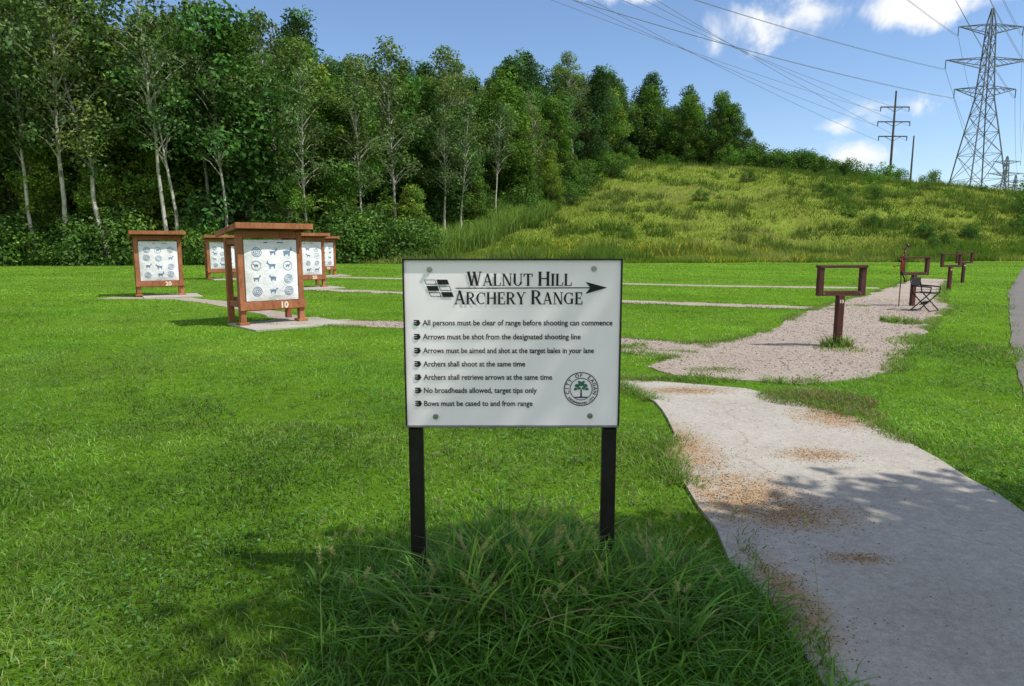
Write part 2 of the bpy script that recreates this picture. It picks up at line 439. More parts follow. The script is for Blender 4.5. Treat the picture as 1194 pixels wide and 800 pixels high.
patch(8.0, 14.0, .35, .5, 350, .22, .02, (.14, .3, .04), .2)
patch(1.9, 7.95, .8, .2, 2000, .08, .008, GC, .15)
patch(2.6, 8.6, .4, .2, 500, .06, .009, GC, .25)
patch(6.9, 10.2, .9, 1.6, 2500, .12, .012, GC, .1)
V, F, C = merge(parts)
add_obj('rough_grass', tri_mesh('rough_grass', V, F, C), None, [M_grass])

# tall clump round the sign posts
parts = []
n = 4300
NT = 75
gx = rng.normal(.12, .42, n); gy = rng.normal(2.86, .26, n)
tx_ = rng.normal(.12, .42, NT); ty_ = rng.normal(2.82, .24, NT); ti = rng.integers(0, NT, n); th_ = rng.uniform(.5, 1.35, NT)
tuf = rng.random(n) < .78
ox_ = rng.normal(0, .035, n); oy_ = rng.normal(0, .035, n)
gx = np.where(tuf, tx_[ti]+ox_, gx); gy = np.where(tuf, ty_[ti]+oy_, gy)
az = np.where(tuf, np.arctan2(oy_, ox_)+rng.normal(0, .5, n), rng.uniform(0, 2*PI, n))
k = (gx > -.95) & (gx < 1.12) & (gy > 2.0) & (gy < 3.45); gx = gx[k]; gy = gy[k]; az = az[k]; ti = ti[k]; n = len(gx)
dens = np.exp(-((gx-.1)/.6)**2 - ((gy-2.85)/.45)**2)
hh = (.12+.34*dens)*rng.uniform(.45, 1.15, n)*th_[ti]
c = np.array([.115, .285, .04])*rng.uniform(.45, 1.6, n)[:, None]
yl = rng.random(n) < .3; c[yl] *= np.array([1.8, 1.25, 1.4])
d = rng.random(n) < .06; c[d] = np.array([.46, .40, .20])*rng.uniform(.6, 1, d.sum())[:, None]
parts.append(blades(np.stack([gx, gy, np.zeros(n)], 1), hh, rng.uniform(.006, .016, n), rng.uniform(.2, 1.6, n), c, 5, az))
n = 5500; x = rng.uniform(-.8, 1.13, n); y = rng.uniform(1.9, 3.2, n)
parts.append(blades(np.stack([x, y, np.zeros(n)], 1), rng.uniform(.06, .17, n)*(1+.6*vnoise(x, y, 6, 71)), rng.uniform(.005, .013, n), rng.uniform(.3, 1.6, n),
                    np.array([.13, .31, .04])*rng.uniform(.5, 1.5, n)[:, None], 3))
V, F, C = merge(parts)
add_obj('tall_grass_clump', tri_mesh('tall_grass_clump', V, F, C), None, [M_grass])
parts = []
for i in range(100):
    x = random.gauss(.1, .42); y = random.gauss(2.82, .2)
    h = random.uniform(.22, .52); az = random.uniform(0, 2*PI); ln = random.uniform(.05, .2)
    st = np.array([[x, y, 0.0]])
    parts.append(blades(st, np.array([h*1.02]), np.array([.003]), np.array([ln/h]), np.array([[.24, .36, .09]]), 3, np.array([az])))
    m_ = 90; t = rng.random(m_); L = random.uniform(.05, .08)
    tip = st[0]+np.array([math.cos(az)*ln, math.sin(az)*ln, h*(1-.35*ln/h)])
    d_ = np.array([math.cos(az)*.5, math.sin(az)*.5, .8])
    pr = tip+d_*(t*L)[:, None]-d_*.02+rng.normal(0, .002, (m_, 3))
    parts.append(blades(pr, np.full(m_, .012), np.full(m_, .003), rng.uniform(.5, 1.6, m_), np.array([.52, .53, .21])*rng.uniform(.7, 1.4, m_)[:, None], 1))
V, F, C = merge(parts)
add_obj('foxtail_seed_heads', tri_mesh('foxtail_seed_heads', V, F, C), None, [M_grass])

# meadow on the hill
parts = []
n = 330000
y = rng.uniform(54, 150, n)*1.0; x = rng.uniform(-0.25, 0.92, n)*y
w_ = rng.random(n) < (70/np.maximum(y, 60))
k = (x > forest_x(y)-1.5) & (y > 57+0.16*np.clip(x, 0, 120)+3*vnoise(x, y, .3, 8)) & w_ & ~onhard(x, y, .05, [road])
x = x[k]; y = y[k]; n = len(x)
pn = vnoise(x*.5, y*1.4, .13, 21); pn2 = vnoise(x, y, .7, 22); pn3 = vnoise(x*.7, y*1.2, .30, 23); pn4 = vnoise(x, y, 1.6, 24)
rightf = sm((x-38-4*np.sin(y*.06))/7)
baseb = 1-sm((y-(60+.16*np.clip(x, 0, 120))-9)/6)
c = np.array([.20, .285, .045])*rng.uniform(.55, 1.4, n)[:, None]
pale = (sm((pn+.6*pn2+.10)/.22)*(1-.45*rightf))[:, None]; dark = sm((-pn3+.6*pn2+.4*pn4-.06+.15*rightf)/.20)[:, None]
c = c*(1-.22*rightf[:, None])
c = c*(1-.75*pale)+np.array([.43, .43, .17])*.75*pale*rng.uniform(.7, 1.25, n)[:, None]
c = c*(1-.78*dark)+np.array([.065, .145, .028])*.78*dark
c = c*(1-.45*baseb[:, None])+np.array([.12, .23, .035])*.45*baseb[:, None]
gold = (rng.random(n) < .20) & (baseb > .3) & (vnoise(x, y, .3, 25) > .1); c[gold] = np.array([.62, .54, .06])
rust = rng.random(n) < .035; c[rust] = np.array([.26, .19, .10])
hv = rng.uniform(.2, .6, n)*(1+.5*pn2)*(1+1.6*dark[:, 0]*(pn4 > 0)+.5*baseb)
parts.append(blades(np.stack([x, y, terrain(x, y)-.05], 1), hv, rng.uniform(.05, .13, n), rng.uniform(.1, .9, n), c, 1))
n = 30000; y = rng.uniform(54, 86, n); x = forest_x(y)+rng.uniform(-4, 3.5, n)+vnoise(y, y*0, .3, 2)*2
k = (x > -22); x = x[k]; y = y[k]; n = len(x)
hr = rng.uniform(1.0, 3.6, n)*np.interp(y, [54, 62, 86], [.7, 1.0, .7])
parts.append(blades(np.stack([x, y, terrain(x, y)], 1), hr, rng.uniform(.06, .13, n), rng.uniform(.05, .5, n),
                    np.array([.22, .34, .08])*rng.uniform(.5, 1.5, n)[:, None], 2))
n = 24000; x = rng.uniform(-60, -15, n); y = np.interp(x, [-70, -50, -19, -9], [44, 51, 56, 64])-rng.uniform(-2, 1.6, n)
parts.append(blades(np.stack([x, y, x*0], 1), rng.uniform(.3, 1.3, n), rng.uniform(.04, .1, n), rng.uniform(.05, .8, n),
                    np.array([.11, .24, .04])*rng.uniform(.5, 1.5, n)[:, None], 2))
V, F, C = merge(parts)
add_obj('meadow_grass', tri_mesh('meadow_grass', V, F, C), None, [M_meadow])

# ------------------------------------------------------------------ stones and litter
def octas(name, P, s, C, mat, flat=.6):
    n = len(P); B = np.array([[1,0,0],[-1,0,0],[0,1,0],[0,-1,0],[0,0,1],[0,0,-1]], float)
    Vv = B[None]*(s[:, None, None]*rng.uniform(.6, 1.3, (n, 6, 1))); Vv[:, :, 2] *= flat
    a = rng.uniform(0, 2*PI, n); ca, sa = np.cos(a)[:, None], np.sin(a)[:, None]
    xx = Vv[:, :, 0]*ca-Vv[:, :, 1]*sa; yy = Vv[:, :, 0]*sa+Vv[:, :, 1]*ca
    Vv[:, :, 0] = xx; Vv[:, :, 1] = yy; Vv += P[:, None, :]
    f = np.array([[0,2,4],[2,1,4],[1,3,4],[3,0,4],[2,0,5],[1,2,5],[3,1,5],[0,3,5]])
    F = (np.arange(n)*6)[:, None, None]+f[None]
    return add_obj(name, tri_mesh(name, Vv.reshape(-1, 3), F.reshape(-1, 3), np.repeat(C, 6, 0)), None, [mat])
m, nt, out = newmat('stone_chips'); a = N(nt, 'ShaderNodeAttribute', attribute_name='Col'); principled(nt, out, a.outputs['Color'], .9, 0, .1); M_stone = m
n = 42000; x = rng.uniform(-3, 12, n); y = rng.uniform(7.6, 20, n)
k = inpoly(x, y, gravel) | inpoly(x, y, lane1); x = x[k]; y = y[k]; n = len(x)
octas('gravel_stones', np.stack([x, y, np.full(n, .014)], 1), rng.uniform(.006, .02, n), np.array([.40, .335, .29])*rng.uniform(.35, 1.5, n)[:, None], M_stone)
P = []
for (cx, cy, rx, ry) in LIT:
    q = int(2600*rx*ry/.35)+150
    P.append(np.stack([rng.normal(cx, rx*.45, q), rng.normal(cy, ry*.45, q)], 1))
q = 900; P.append(np.stack([rng.uniform(1.15, 3.1, q), rng.uniform(1.5, 6.5, q)], 1))
P = np.concatenate(P); P = P[inpoly(P[:, 0], P[:, 1], concrete)]; n = len(P)
octas('leaf_litter', np.column_stack([P, np.full(n, .024)]), rng.uniform(.0015, .006, n), np.array([.34, .22, .12])*rng.uniform(.3, 1.2, n)[:, None], M_stone, .3)

# ------------------------------------------------------------------ trees
def leafcloud(centers, rads, per, size, base, bright, seed, flat=.8):
    r = np.random.default_rng(seed); Vs = []; Cs = []
    for c, R, b in zip(centers, rads, bright):
        n = int(per*(R/1.2)**2)
        d = r.normal(0, 1, (n, 3)); d /= np.linalg.norm(d, axis=1)[:, None]
        rr = R*r.uniform(.35, 1.08, n)**.6
        p = d*rr[:, None]*np.array([1, 1, flat])
        p += r.normal(0, .10*R, (n, 3)); p += c
        nrm = d*.7+r.normal(0, .6, (n, 3))+np.array([0, 0, .5]); nrm /= np.linalg.norm(nrm, axis=1)[:, None]
        t = np.cross(nrm, r.normal(0, 1, (n, 3))); t /= np.linalg.norm(t, axis=1)[:, None]
        u = np.cross(nrm, t); s = (size*r.uniform(.5, 1.35, n))[:, None]
        q = np.stack([p-t*s, p+u*s*.6, p+t*s, p-u*s*.6], 1)
        Vs.append(q.reshape(-1, 3))
        hue = np.array([r.uniform(.85, 1.15), 1, r.uniform(.8, 1.3)])
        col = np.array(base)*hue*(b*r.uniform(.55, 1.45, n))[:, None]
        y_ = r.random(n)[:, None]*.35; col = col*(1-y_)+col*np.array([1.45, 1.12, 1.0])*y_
        Cs.append(np.repeat(col, 4, 0))
    V = np.concatenate(Vs); C = np.concatenate(Cs)
    return V, np.arange(len(V)).reshape(-1, 4), C
def finish_tree(name, g, V, F, C, bark):
    nb = len(g.v); me = bpy.data.meshes.new(name)
    verts = np.concatenate([np.array(g.v), V]); faces = g.f+[tuple(f) for f in (F+nb).tolist()]
    me.from_pydata(verts.tolist(), [], faces)
    me.polygons.foreach_set('material_index', [0]*len(g.f)+[1]*len(F))
    at = me.color_attributes.new('Col', 'FLOAT_COLOR', 'POINT')
    CC = np.ones((len(verts), 4), np.float32); CC[nb:, :3] = C; at.data.foreach_set('color', CC.ravel())
    me.materials.append(bark); me.materials.append(M_leaf)
    return me
def make_tree(name, h, cr, cb, bark, base, nclump, per, lsize, seed, tr=.17):
    r = np.random.default_rng(seed); g = Geo(); cents = []; rads = []; br = []
    lean = r.normal(0, .06, 2); zz = np.linspace(0, h*.93, 9)
    wob = np.cumsum(r.normal(0, .17, (9, 2)), 0)
    pts = [(lean[0]*z+wob[i, 0], lean[1]*z+wob[i, 1], z-.2) for i, z in enumerate(zz)]
    rad = [tr*(1-.88*(z/(h*.95))**.9)*(1.35 if i == 0 else 1) for i, z in enumerate(zz)]
    g.tube(pts, rad, 7, 0)
    for i in range(nclump):
        t = cb+(1-cb)*((i+r.random())/nclump); z = h*t
        prof = math.sin(PI*min(1, ((t-cb)/(1-cb))*.82+.18))**.65
        a = i*2.399+r.uniform(-.5, .5); rr = cr*prof*r.uniform(.25, 1.1)
        tx = np.interp(z, zz, [p[0] for p in pts]); ty = np.interp(z, zz, [p[1] for p in pts])
        c = np.array([tx+math.cos(a)*rr, ty+math.sin(a)*rr, z+r.normal(0, .35)])
        zb = z-rr*.55-.3; zb = max(zb, h*cb*.75)
        bx = np.interp(zb, zz, [p[0] for p in pts]); by = np.interp(zb, zz, [p[1] for p in pts])
        g.tube([(bx, by, zb-.2), ((bx+c[0])/2, (by+c[1])/2, (zb+c[2])/2+.25), tuple(c)], [tr*.30, tr*.17, tr*.05], 5, 0, False)
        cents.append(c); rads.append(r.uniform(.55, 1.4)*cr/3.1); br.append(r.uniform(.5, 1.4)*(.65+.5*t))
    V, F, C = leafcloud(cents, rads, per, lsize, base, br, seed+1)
    return finish_tree(name, g, V, F, C, bark)
G1 = (.095, .190, .036); G2 = (.070, .155, .038); G3 = (.14, .235, .040); G4 = (.062, .130, .045)
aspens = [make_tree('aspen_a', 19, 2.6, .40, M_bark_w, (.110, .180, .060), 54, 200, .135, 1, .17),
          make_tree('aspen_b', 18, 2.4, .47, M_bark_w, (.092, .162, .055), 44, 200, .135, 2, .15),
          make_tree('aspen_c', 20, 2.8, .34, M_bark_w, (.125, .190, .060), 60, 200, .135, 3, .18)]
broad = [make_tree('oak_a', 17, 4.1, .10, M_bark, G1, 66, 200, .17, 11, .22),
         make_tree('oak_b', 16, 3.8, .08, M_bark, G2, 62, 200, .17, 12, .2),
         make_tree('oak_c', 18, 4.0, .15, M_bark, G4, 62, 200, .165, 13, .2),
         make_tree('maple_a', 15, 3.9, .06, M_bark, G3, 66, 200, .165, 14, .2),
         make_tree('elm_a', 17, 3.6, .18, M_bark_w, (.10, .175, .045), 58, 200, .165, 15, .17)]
bare = make_tree('bare_a', 17, 2.8, .3, M_bark, (.20, .15, .10), 44, 26, .13, 16, .18)
def make_bush(name, R, h, base, n, per, ls, seed):
    r = np.random.default_rng(seed); c = []; rd = []; b = []
    g = Geo()
    for i in range(n):
        a = r.uniform(0, 2*PI); q = R*math.sqrt(r.random())*.85; z = h*r.uniform(.1, .85)*(1-.35*(q/R)**2)
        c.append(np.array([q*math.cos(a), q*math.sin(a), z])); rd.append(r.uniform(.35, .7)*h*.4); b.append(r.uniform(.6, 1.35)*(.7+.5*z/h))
        g.tube([(q*.2*math.cos(a), q*.2*math.sin(a), -.1), (q*math.cos(a), q*math.sin(a), z)], [.04, .015], 4, 0, False)
    V, F, C = leafcloud(c, rd, per, ls, base, b, seed+5)
    return finish_tree(name, g, V, F, C, M_bark)
bushes = [make_bush('bush_a', 2.2, 3.0, (.105, .225, .036), 26, 240, .105, 31), make_bush('bush_b', 1.9, 2.4, (.155, .275, .042), 22, 240, .095, 32),
          make_bush('bush_c', 2.6, 3.6, (.08, .165, .038), 30, 240, .115, 33)]

def place(name, me, x, y, s, parent=None, sz=None, dz=-.1):
    o = bpy.data.objects.new(name, me); COL.objects.link(o)
    o.location = (x, y, float(terrain(x, y))+dz); o.rotation_euler = (random.gauss(0, .035), random.gauss(0, .035), random.uniform(0, 6.28))
    o.scale = (s, s, sz or s)
    if parent: o.parent = parent
    return o
forest = empty('forest')
def hscale(x, y):
    px = x/y
    s = np.interp(px, [-.75, -.42, -.34, -.27, -.20, .0, .12, .22, .30, .325, .345], [1.32, 1.29, 1.24, 1.08, .99, .97, 1.03, 1.04, .98, .80, .45])
    return float(s)
cnt = 0
yy = 56.0
row = 0
while yy < 166:
    step = 3.5 if row < 3 else 5.2
    xr = forest_x(yy)
    lim = xr-1.5
    if yy > 141: lim = 0.345*yy
    xx = -0.82*yy
    if yy > 80: xx = -.46*yy
    if yy > 110: xx = -.27*yy
    while xx < lim:
        px_, py_ = xx+random.uniform(-1.5, 1.5), yy+random.uniform(-1.5, 1.5)
        xx += step*random.uniform(.75, 1.25)
        fy = np.interp(px_, [-70, -50, -19, -9], [48, 55, 60, 66])
        if py_ < fy: continue
        s = hscale(px_, py_)*random.uniform(.80, 1.08)
        front = (py_ < fy+7 and px_ < -8) or (px_ > lim-6)
        if front and random.random() < .42 and px_/py_ < .1: me = random.choice(aspens)
        elif -30 < px_ < -17 and 72 < py_ < 105 and random.random() < .5: me = bare
        else: me = random.choice(broad)
        place('forest_tree', me, px_, py_, s*random.uniform(.95, 1.15), forest, s)
        cnt += 1
    yy += 4.2 if row < 3 else 6.4
    row += 1
for x, y, s in [(-43, 50.5, 1.15), (-40, 51, 1.2), (-36.5, 52.5, 1.1), (-34, 53, 1.2), (-31, 53.5, 1.15), (-27.5, 55, 1.22), (-26.2, 55.2, 1.05), (-23, 56.5, 1.0), (-17.5, 59.5, .92), (-13.5, 62, .9), (-7, 70, .85), (-5.5, 71, .8), (-2, 78, .8), (3.5, 91, .75)]:
    place('birch_tree', random.choice(aspens), x, y, s)
for x, y, s in [(-37.5, 54.5, .62), (-29.5, 56, .6), (-33, 55, .5), (-19, 58, .42), (-14.5, 60.5, .45), (-44, 50, .4), (-10, 65, .45), (-4, 75, .5), (2, 87, .5), (5.5, 92, .5), (8, 102, .5)]:
    place('young_maple_tree', broad[3] if random.random() < .6 else broad[0], x, y, s)
under = empty('shrub_thicket')
for i in range(175):
    x = random.uniform(-58, -8); y = float(np.interp(x, [-70, -50, -19, -9], [46, 53, 58, 65]))+random.uniform(-2.5, 3)
    if x > -24 and y < 59 and random.random() < .5: continue
    s = random.uniform(.6, 1.5); place('shrub', random.choice(bushes), x, y, s, under)
for i in range(110):
    y = random.uniform(64, 145); x = float(forest_x(y))+random.uniform(-4, 1.8)
    place('shrub', random.choice(bushes), x, y, random.uniform(.6, 1.3), under)
for i in range(70):
    u = random.uniform(.31, .50); y = random.uniform(138, 152)
    place('shrub', random.choice(bushes), u*y, y, random.uniform(.9, 1.5)*(1.25-1.6*(u-.31)), under)
for (x, y, s) in [(60, 146, 1.6), (71.5, 137, 1.5), (74, 138, 1.1), (77, 138.5, .9), (83, 142, 1.0), (85, 141, 1.1), (58, 112, .8), (62, 120, .9), (52, 100, .6), (56, 103, .7), (60, 106, .6),
                  (88, 112, 1.4), (91, 116, 1.6), (86, 105, 1.2), (95, 122, 1.7), (80, 100, .9), (78, 97, .7), (100, 128, 2.0), (70, 98, .6), (44, 90, .5), (30, 100, .45), (40, 118, .6),
                  (66, 88, .7), (69, 90, 1.3), (72.5, 94, 1.6), (76, 101, 1.8), (68, 86, .9), (74, 97, 1.5), (64, 112, .5), (67, 125, .6), (50, 84, .4), (58, 92, .5), (64, 84, .8), (66.5, 86.5, 1.2)]:
    place('bush', random.choice(bushes), x, y, s)
scrub = empty('hill_scrub')
for i in range(120):
    y = random.uniform(74, 134); u = random.uniform(.16, .76) if random.random() < .3 else random.uniform(.42, .78)
    x = u*y
    if float(vnoise(np.array([x]), np.array([y]), .12, 44)[0]) < -.05: continue
    place('shrub', random.choice(bushes), x, y, random.uniform(.18, .55), scrub)
shade = make_tree('shade_tree', 8.0, 2.5, .42, M_bark, G1, 62, 1400, .09, 51, .16)
o = place('shade_tree', shade, 6.75, .42, 1.0); o.rotation_euler = (0, 0, 1.0)

# ------------------------------------------------------------------ sign
sign = empty('information_sign', (0, 3.03, 0))
SW0, SW1, SZ0, SZ1 = -.477, .481, .783, 1.532
g = Geo(); g.box(((SW0+SW1)/2, .006, (SZ0+SZ1)/2), (SW1-SW0, .008, SZ1-SZ0), 0); g.build('panel', [M_sign], sign)
g = Geo()
cx = (SW0+SW1)/2; W_ = SW1-SW0
g.box((cx, .004, SZ1+.003), (W_+.016, .03, .007), 0)
g.box((cx, .004, SZ0-.0045), (W_+.016, .028, .008), 1)
g.box((SW0-.0035, .004, (SZ0+SZ1)/2), (.007, .026, SZ1-SZ0), 0)
g.box((SW1+.0035, .004, (SZ0+SZ1)/2), (.007, .026, SZ1-SZ0), 0)
g.build('frame', [M_post, M_alu], sign, .0015)
g = Geo()
for x in (-.443, .448):
    g.box((x, .052, .73), (.064, .006, 1.58), 0)
    g.box((x-.030, .034, .73), (.006, .032, 1.582), 0)
    g.box((x+.030, .034, .73), (.006, .032, 1.582), 0)
    g.box((x, .0225, .36), (.058, .006, .80), 0)
g.build('posts', [M_post], sign, .001)
g = Geo()
for x, z in ((-.365, 1.49), (.362, 1.494), (-.348, .823), (.355, .827)):
    g.tube([(x, .003, z), (x, -.004, z)], [.013, .012], 16, 0); g.tube([(x, -.003, z), (x, -.010, z)], [.008, .007], 6, 0)
g.build('bolts', [M_bolt], sign, 0)

def px2x(px): return (px-597.5)/262.0
def py2z(py): return SZ1-(py-303)/191.0*(SZ1-SZ0)
T = .19; t_ = .075
def gl(ch):
    S = lambda x0, x1, y: ('h', x0, x1, y, .055)
    D = {
    'W': (1.15, [('v',.12,1,.38,0,T),('v',.38,0,.58,1,t_),('v',.55,1,.80,0,T),('v',.80,0,1.03,1,t_),S(0,.27,.972),S(.44,.68,.972),S(.92,1.15,.972)]),
    'A': (.88, [('v',.12,0,.43,1,t_),('v',.43,1,.74,0,T),('h',.2,.65,.33,t_),S(0,.25,.028),S(.59,.88,.028)]),
    'L': (.70, [('v',.17,0,.17,1,T),S(.03,.31,.972),S(.03,.64,.028),('v',.62,0,.65,.28,t_)]),
    'N': (.92, [('v',.15,0,.15,1,t_),('v',.17,1,.75,0,T),('v',.77,0,.77,1,t_),S(0,.2,.972),S(.02,.29,.028),S(.64,.92,.972)]),
    'U': (.90, [('v',.17,.33,.17,1,T),('a',.45,.33,.28,.30,180,360,T),('v',.73,.33,.73,1,t_),S(.03,.31,.972),S(.62,.88,.972)]),
    'T': (.80, [('h',.03,.77,.965,.07),('v',.40,0,.40,1,T),('v',.05,.74,.05,1,t_),('v',.75,.74,.75,1,t_),S(.25,.55,.028)]),
    'H': (.94, [('v',.17,0,.17,1,T),('v',.77,0,.77,1,T),('h',.17,.77,.52,t_),S(.03,.31,.972),S(.03,.31,.028),S(.63,.91,.972),S(.63,.91,.028)]),
    'I': (.36, [('v',.18,0,.18,1,T),S(.03,.33,.972),S(.03,.33,.028)]),
    'C': (.86, [('a',.47,.5,.37,.46,48,312,T),('v',.77,.66,.77,.98,t_)]),
    'G': (.94, [('a',.47,.5,.37,.46,48,310,T),('v',.74,.05,.74,.45,T),('h',.58,.90,.45,.055),('v',.77,.68,.77,.98,t_)]),
    'E': (.74, [('v',.17,0,.17,1,T),('h',.03,.62,.965,t_),('h',.17,.5,.52,t_),('h',.03,.66,.035,t_),('v',.62,.74,.62,1,t_),('v',.66,0,.66,.28,t_),('v',.5,.4,.5,.64,.05)]),
    'R': (.88, [('v',.17,0,.17,1,T),('a',.38,.74,.27,.23,-90,90,T),('h',.17,.4,.965,t_),('h',.17,.4,.50,t_),('v',.42,.5,.74,0,T),S(.03,.31,.028),S(.64,.9,.028),S(.03,.3,.972)]),
    'Y': (.86, [('v',.12,1,.43,.45,T),('v',.72,1,.43,.45,t_),('v',.43,0,.43,.48,T),S(0,.27,.972),S(.60,.86,.972),S(.28,.58,.028)]),
    ' ': (.34, [])}
    return D[ch]
def heading(geo, s, px0, px1, pyb, hp, eps):
    x = 0; items = []
    for i, ch in enumerate(s):
        big = (i == 0 or s[i-1] == ' '); sc = 1.0 if big else .86
        w, st = gl(ch); items.append((x, sc, st)); x += w*sc+.045
    x0 = px2x(px0); sx = (px2x(px1)-x0)/(x-.045); sz = hp/191.0*(SZ1-SZ0); z0 = py2z(pyb)
    k = 0
    for ox, sc, st in items:
        for p in st:
            k += 1; y = -(eps+.00002*(k % 9))
            def P(a, b): return (x0+(ox+a*sc)*sx, y, z0+b*sc*sz)
            if p[0] == 'v':
                _, a0, b0, a1, b1, w = p
                geo.add([P(a0-w/2, b0), P(a0+w/2, b0), P(a1+w/2, b1), P(a1-w/2, b1)], [(0,1,2,3)])
            elif p[0] == 'h':
                _, a0, a1, b, w = p
                geo.add([P(a0, b-w/2), P(a1, b-w/2), P(a1, b+w/2), P(a0, b+w/2)], [(0,1,2,3)])
            else:
                _, cx_, cy_, rx, ry, d0, d1, w = p; nn = 18; vs = []
                for j in range(nn+1):
                    an = math.radians(d0+(d1-d0)*j/nn); ww = t_*.5+(w*.5-t_*.5)*abs(math.cos(an))
                    vs += [P(cx_+(rx+ww)*math.cos(an), cy_+(ry+.03)*math.sin(an)), P(cx_+(rx-ww)*math.cos(an), cy_+(ry-.04)*math.sin(an))]
                geo.add(vs, [(2*j, 2*j+2, 2*j+3, 2*j+1) for j in range(nn)])
g = Geo()
heading(g, 'WALNUT HILL', 545, 667, 332.0, 16, .0012)
heading(g, 'ARCHERY RANGE', 530, 680, 353, 16, .0012)
def sq(pts, eps=.001): g.add([(px2x(a), -eps, py2z(b)) for a, b in pts], [tuple(range(len(pts)))])
sq([(532, 335.2), (690, 334.7), (690, 333.6), (532, 334.1)], .0014)
sq([(683, 327.5), (708, 334), (683, 341), (688.5, 334)], .0018)
for r_ in range(3):
    for c_ in range(2):
        yb = 325+r_*7.0; xa = 495.5+c_*14.2+r_*2.6; h_ = 5.6; w__ = 12.8
        if (r_, c_) in ((0, 1), (1, 0), (2, 1)):
            sq([(xa, yb), (xa+w__, yb), (xa+w__+h_*.4, yb+h_), (xa+h_*.4, yb+h_)])
        else:
            for (q0, q1) in ((0, .7), (h_-.7, h_)):
                sq([(xa+q0*.4, yb+q0), (xa+w__+q0*.4, yb+q0), (xa+w__+q1*.4, yb+q1), (xa+q1*.4, yb+q1)])
            for q0 in (0, w__-.7):
                sq([(xa+q0, yb), (xa+q0+.7, yb), (xa+q0+.7+h_*.4, yb+h_), (xa+q0+h_*.4, yb+h_)], .0013)
rowy = [374, 390, 406, 421.5, 437, 452.5, 468]
for y_ in rowy:
    for k in range(3):
        sq([(482.5, y_-3.2+k*2.3), (488.5, y_-3.2+k*2.3), (490.3-abs(k-1)*.8, y_-2.5+k*2.3), (488.5, y_-1.7+k*2.3), (482.5, y_-1.7+k*2.3)])
    sq([(484, y_-3.2), (488, y_-3.2), (490.5, y_+.2), (488, y_+3.4), (484, y_+3.4), (487.2, y_+.2)], .0015)
g.build('heading_letters_and_logo', [M_black], sign)

def text_mesh(s, size, offset=0.0):
    cu = bpy.data.curves.new('t', 'FONT'); cu.body = s; cu.size = size; cu.offset = offset; cu.resolution_u = 3
    o = bpy.data.objects.new('t', cu); COL.objects.link(o)
    dg = bpy.context.evaluated_depsgraph_get()
    me = bpy.data.meshes.new_from_object(o.evaluated_get(dg)); bpy.data.objects.remove(o)
    co = np.empty(len(me.vertices)*3); me.vertices.foreach_get('co', co); co = co.reshape(-1, 3)
    fs = [tuple(p.vertices) for p in me.polygons]
    return co, fs
rows = [('All persons must be clear of range before shooting can commence', 715), ('Arrows must be shot from the designated shooting line', 678),
        ('Arrows must be aimed and shot at the target bales in your lane', 694), ('Archers shall shoot at the same time', 613),
        ('Archers shall retrieve arrows at the same time', 645), ('No broadheads allowed, target tips only', 627), ('Bows must be cased to and from range', 622)]
g = Geo()
for (s, xe), y_ in zip(rows, rowy):
    co, fs = text_mesh(s, 1.0, .016)
    x0 = px2x(493); w = px2x(xe)-x0; co = co.copy(); mx = co[:, 0].max(); mn = co[:, 0].min()
    X_ = x0+(co[:, 0]-mn)/(mx-mn)*w; Z_ = py2z(y_+2.9)+co[:, 1]*.0345
    g.add(np.stack([X_, np.full(len(X_), -.0012), Z_], 1).tolist(), fs)
g.build('rules_text', [M_black], sign)
g = Geo(); sx_, sz_ = px2x(679.5), py2z(451); R0 = 20.5/262
def annulus(geo, cx, cz, r0, r1, y, mat=0, n=48, axis=None):
    vs = []
    for j in range(n):
        a_ = 2*PI*j/n; vs += [(cx+r0*math.cos(a_), y, cz+r0*math.sin(a_)), (cx+r1*math.cos(a_), y, cz+r1*math.sin(a_))]
    geo.add(vs, [(2*j, 2*j+1, (2*j+3) % (2*n), (2*j+2) % (2*n)) for j in range(n)], mat)
annulus(g, sx_, sz_, R0*.95, R0, -.0012); annulus(g, sx_, sz_, R0*.62, R0*.66, -.0012)
def ringtext(s, a0, a1, r, size, flip=False):
    for i, ch in enumerate(s):
        if ch == ' ': continue
        co, fs = text_mesh(ch, size, .0004)
        co = co-[(co[:, 0].max()+co[:, 0].min())/2, 0, 0]
        an = math.radians(a0+(a1-a0)*i/(len(s)-1)); rt = an-PI/2 if not flip else an+PI/2
        X_ = co[:, 0]*math.cos(rt)-co[:, 1]*math.sin(rt)+sx_+r*math.cos(an); Z_ = co[:, 0]*math.sin(rt)+co[:, 1]*math.cos(rt)+sz_+r*math.sin(an)
        g.add(np.stack([X_, np.full(len(X_), -.0012), Z_], 1).tolist(), fs)
ringtext('CITY OF EAGAN', 195, -15, R0*.71, .023)
ringtext('INCORPORATED 1974', 215, 325, R0*.91, .014, True)
g.add([(sx_+a_*R0, -.0012, sz_+b_*R0) for a_, b_ in ((-.05,-.5),(.05,-.5),(.035,.0),(-.035,.0))], [(0,1,2,3)])
g.add([(sx_+a_*R0, -.0012, sz_+b_*R0) for a_, b_ in ((-.42,-.45),(.42,-.45),(.3,-.52),(-.3,-.52))], [(0,1,2,3)])
for i, (a_, b_, r_) in enumerate([(0,.3,.2),(-.24,.2,.16),(.24,.2,.16),(-.33,.0,.12),(.33,.0,.12),(-.13,.05,.12),(.14,.05,.12),(-.12,.42,.1),(.13,.42,.1)]):
    vs = [(sx_+(a_+r_*.85*math.cos(2*PI*j/14))*R0, -.00125-.00004*i, sz_+(b_+r_*.66*math.sin(2*PI*j/14))*R0) for j in range(14)]
    g.add(vs, [tuple(range(14))], 1)
g.build('city_seal', [M_black, M_green], sign)

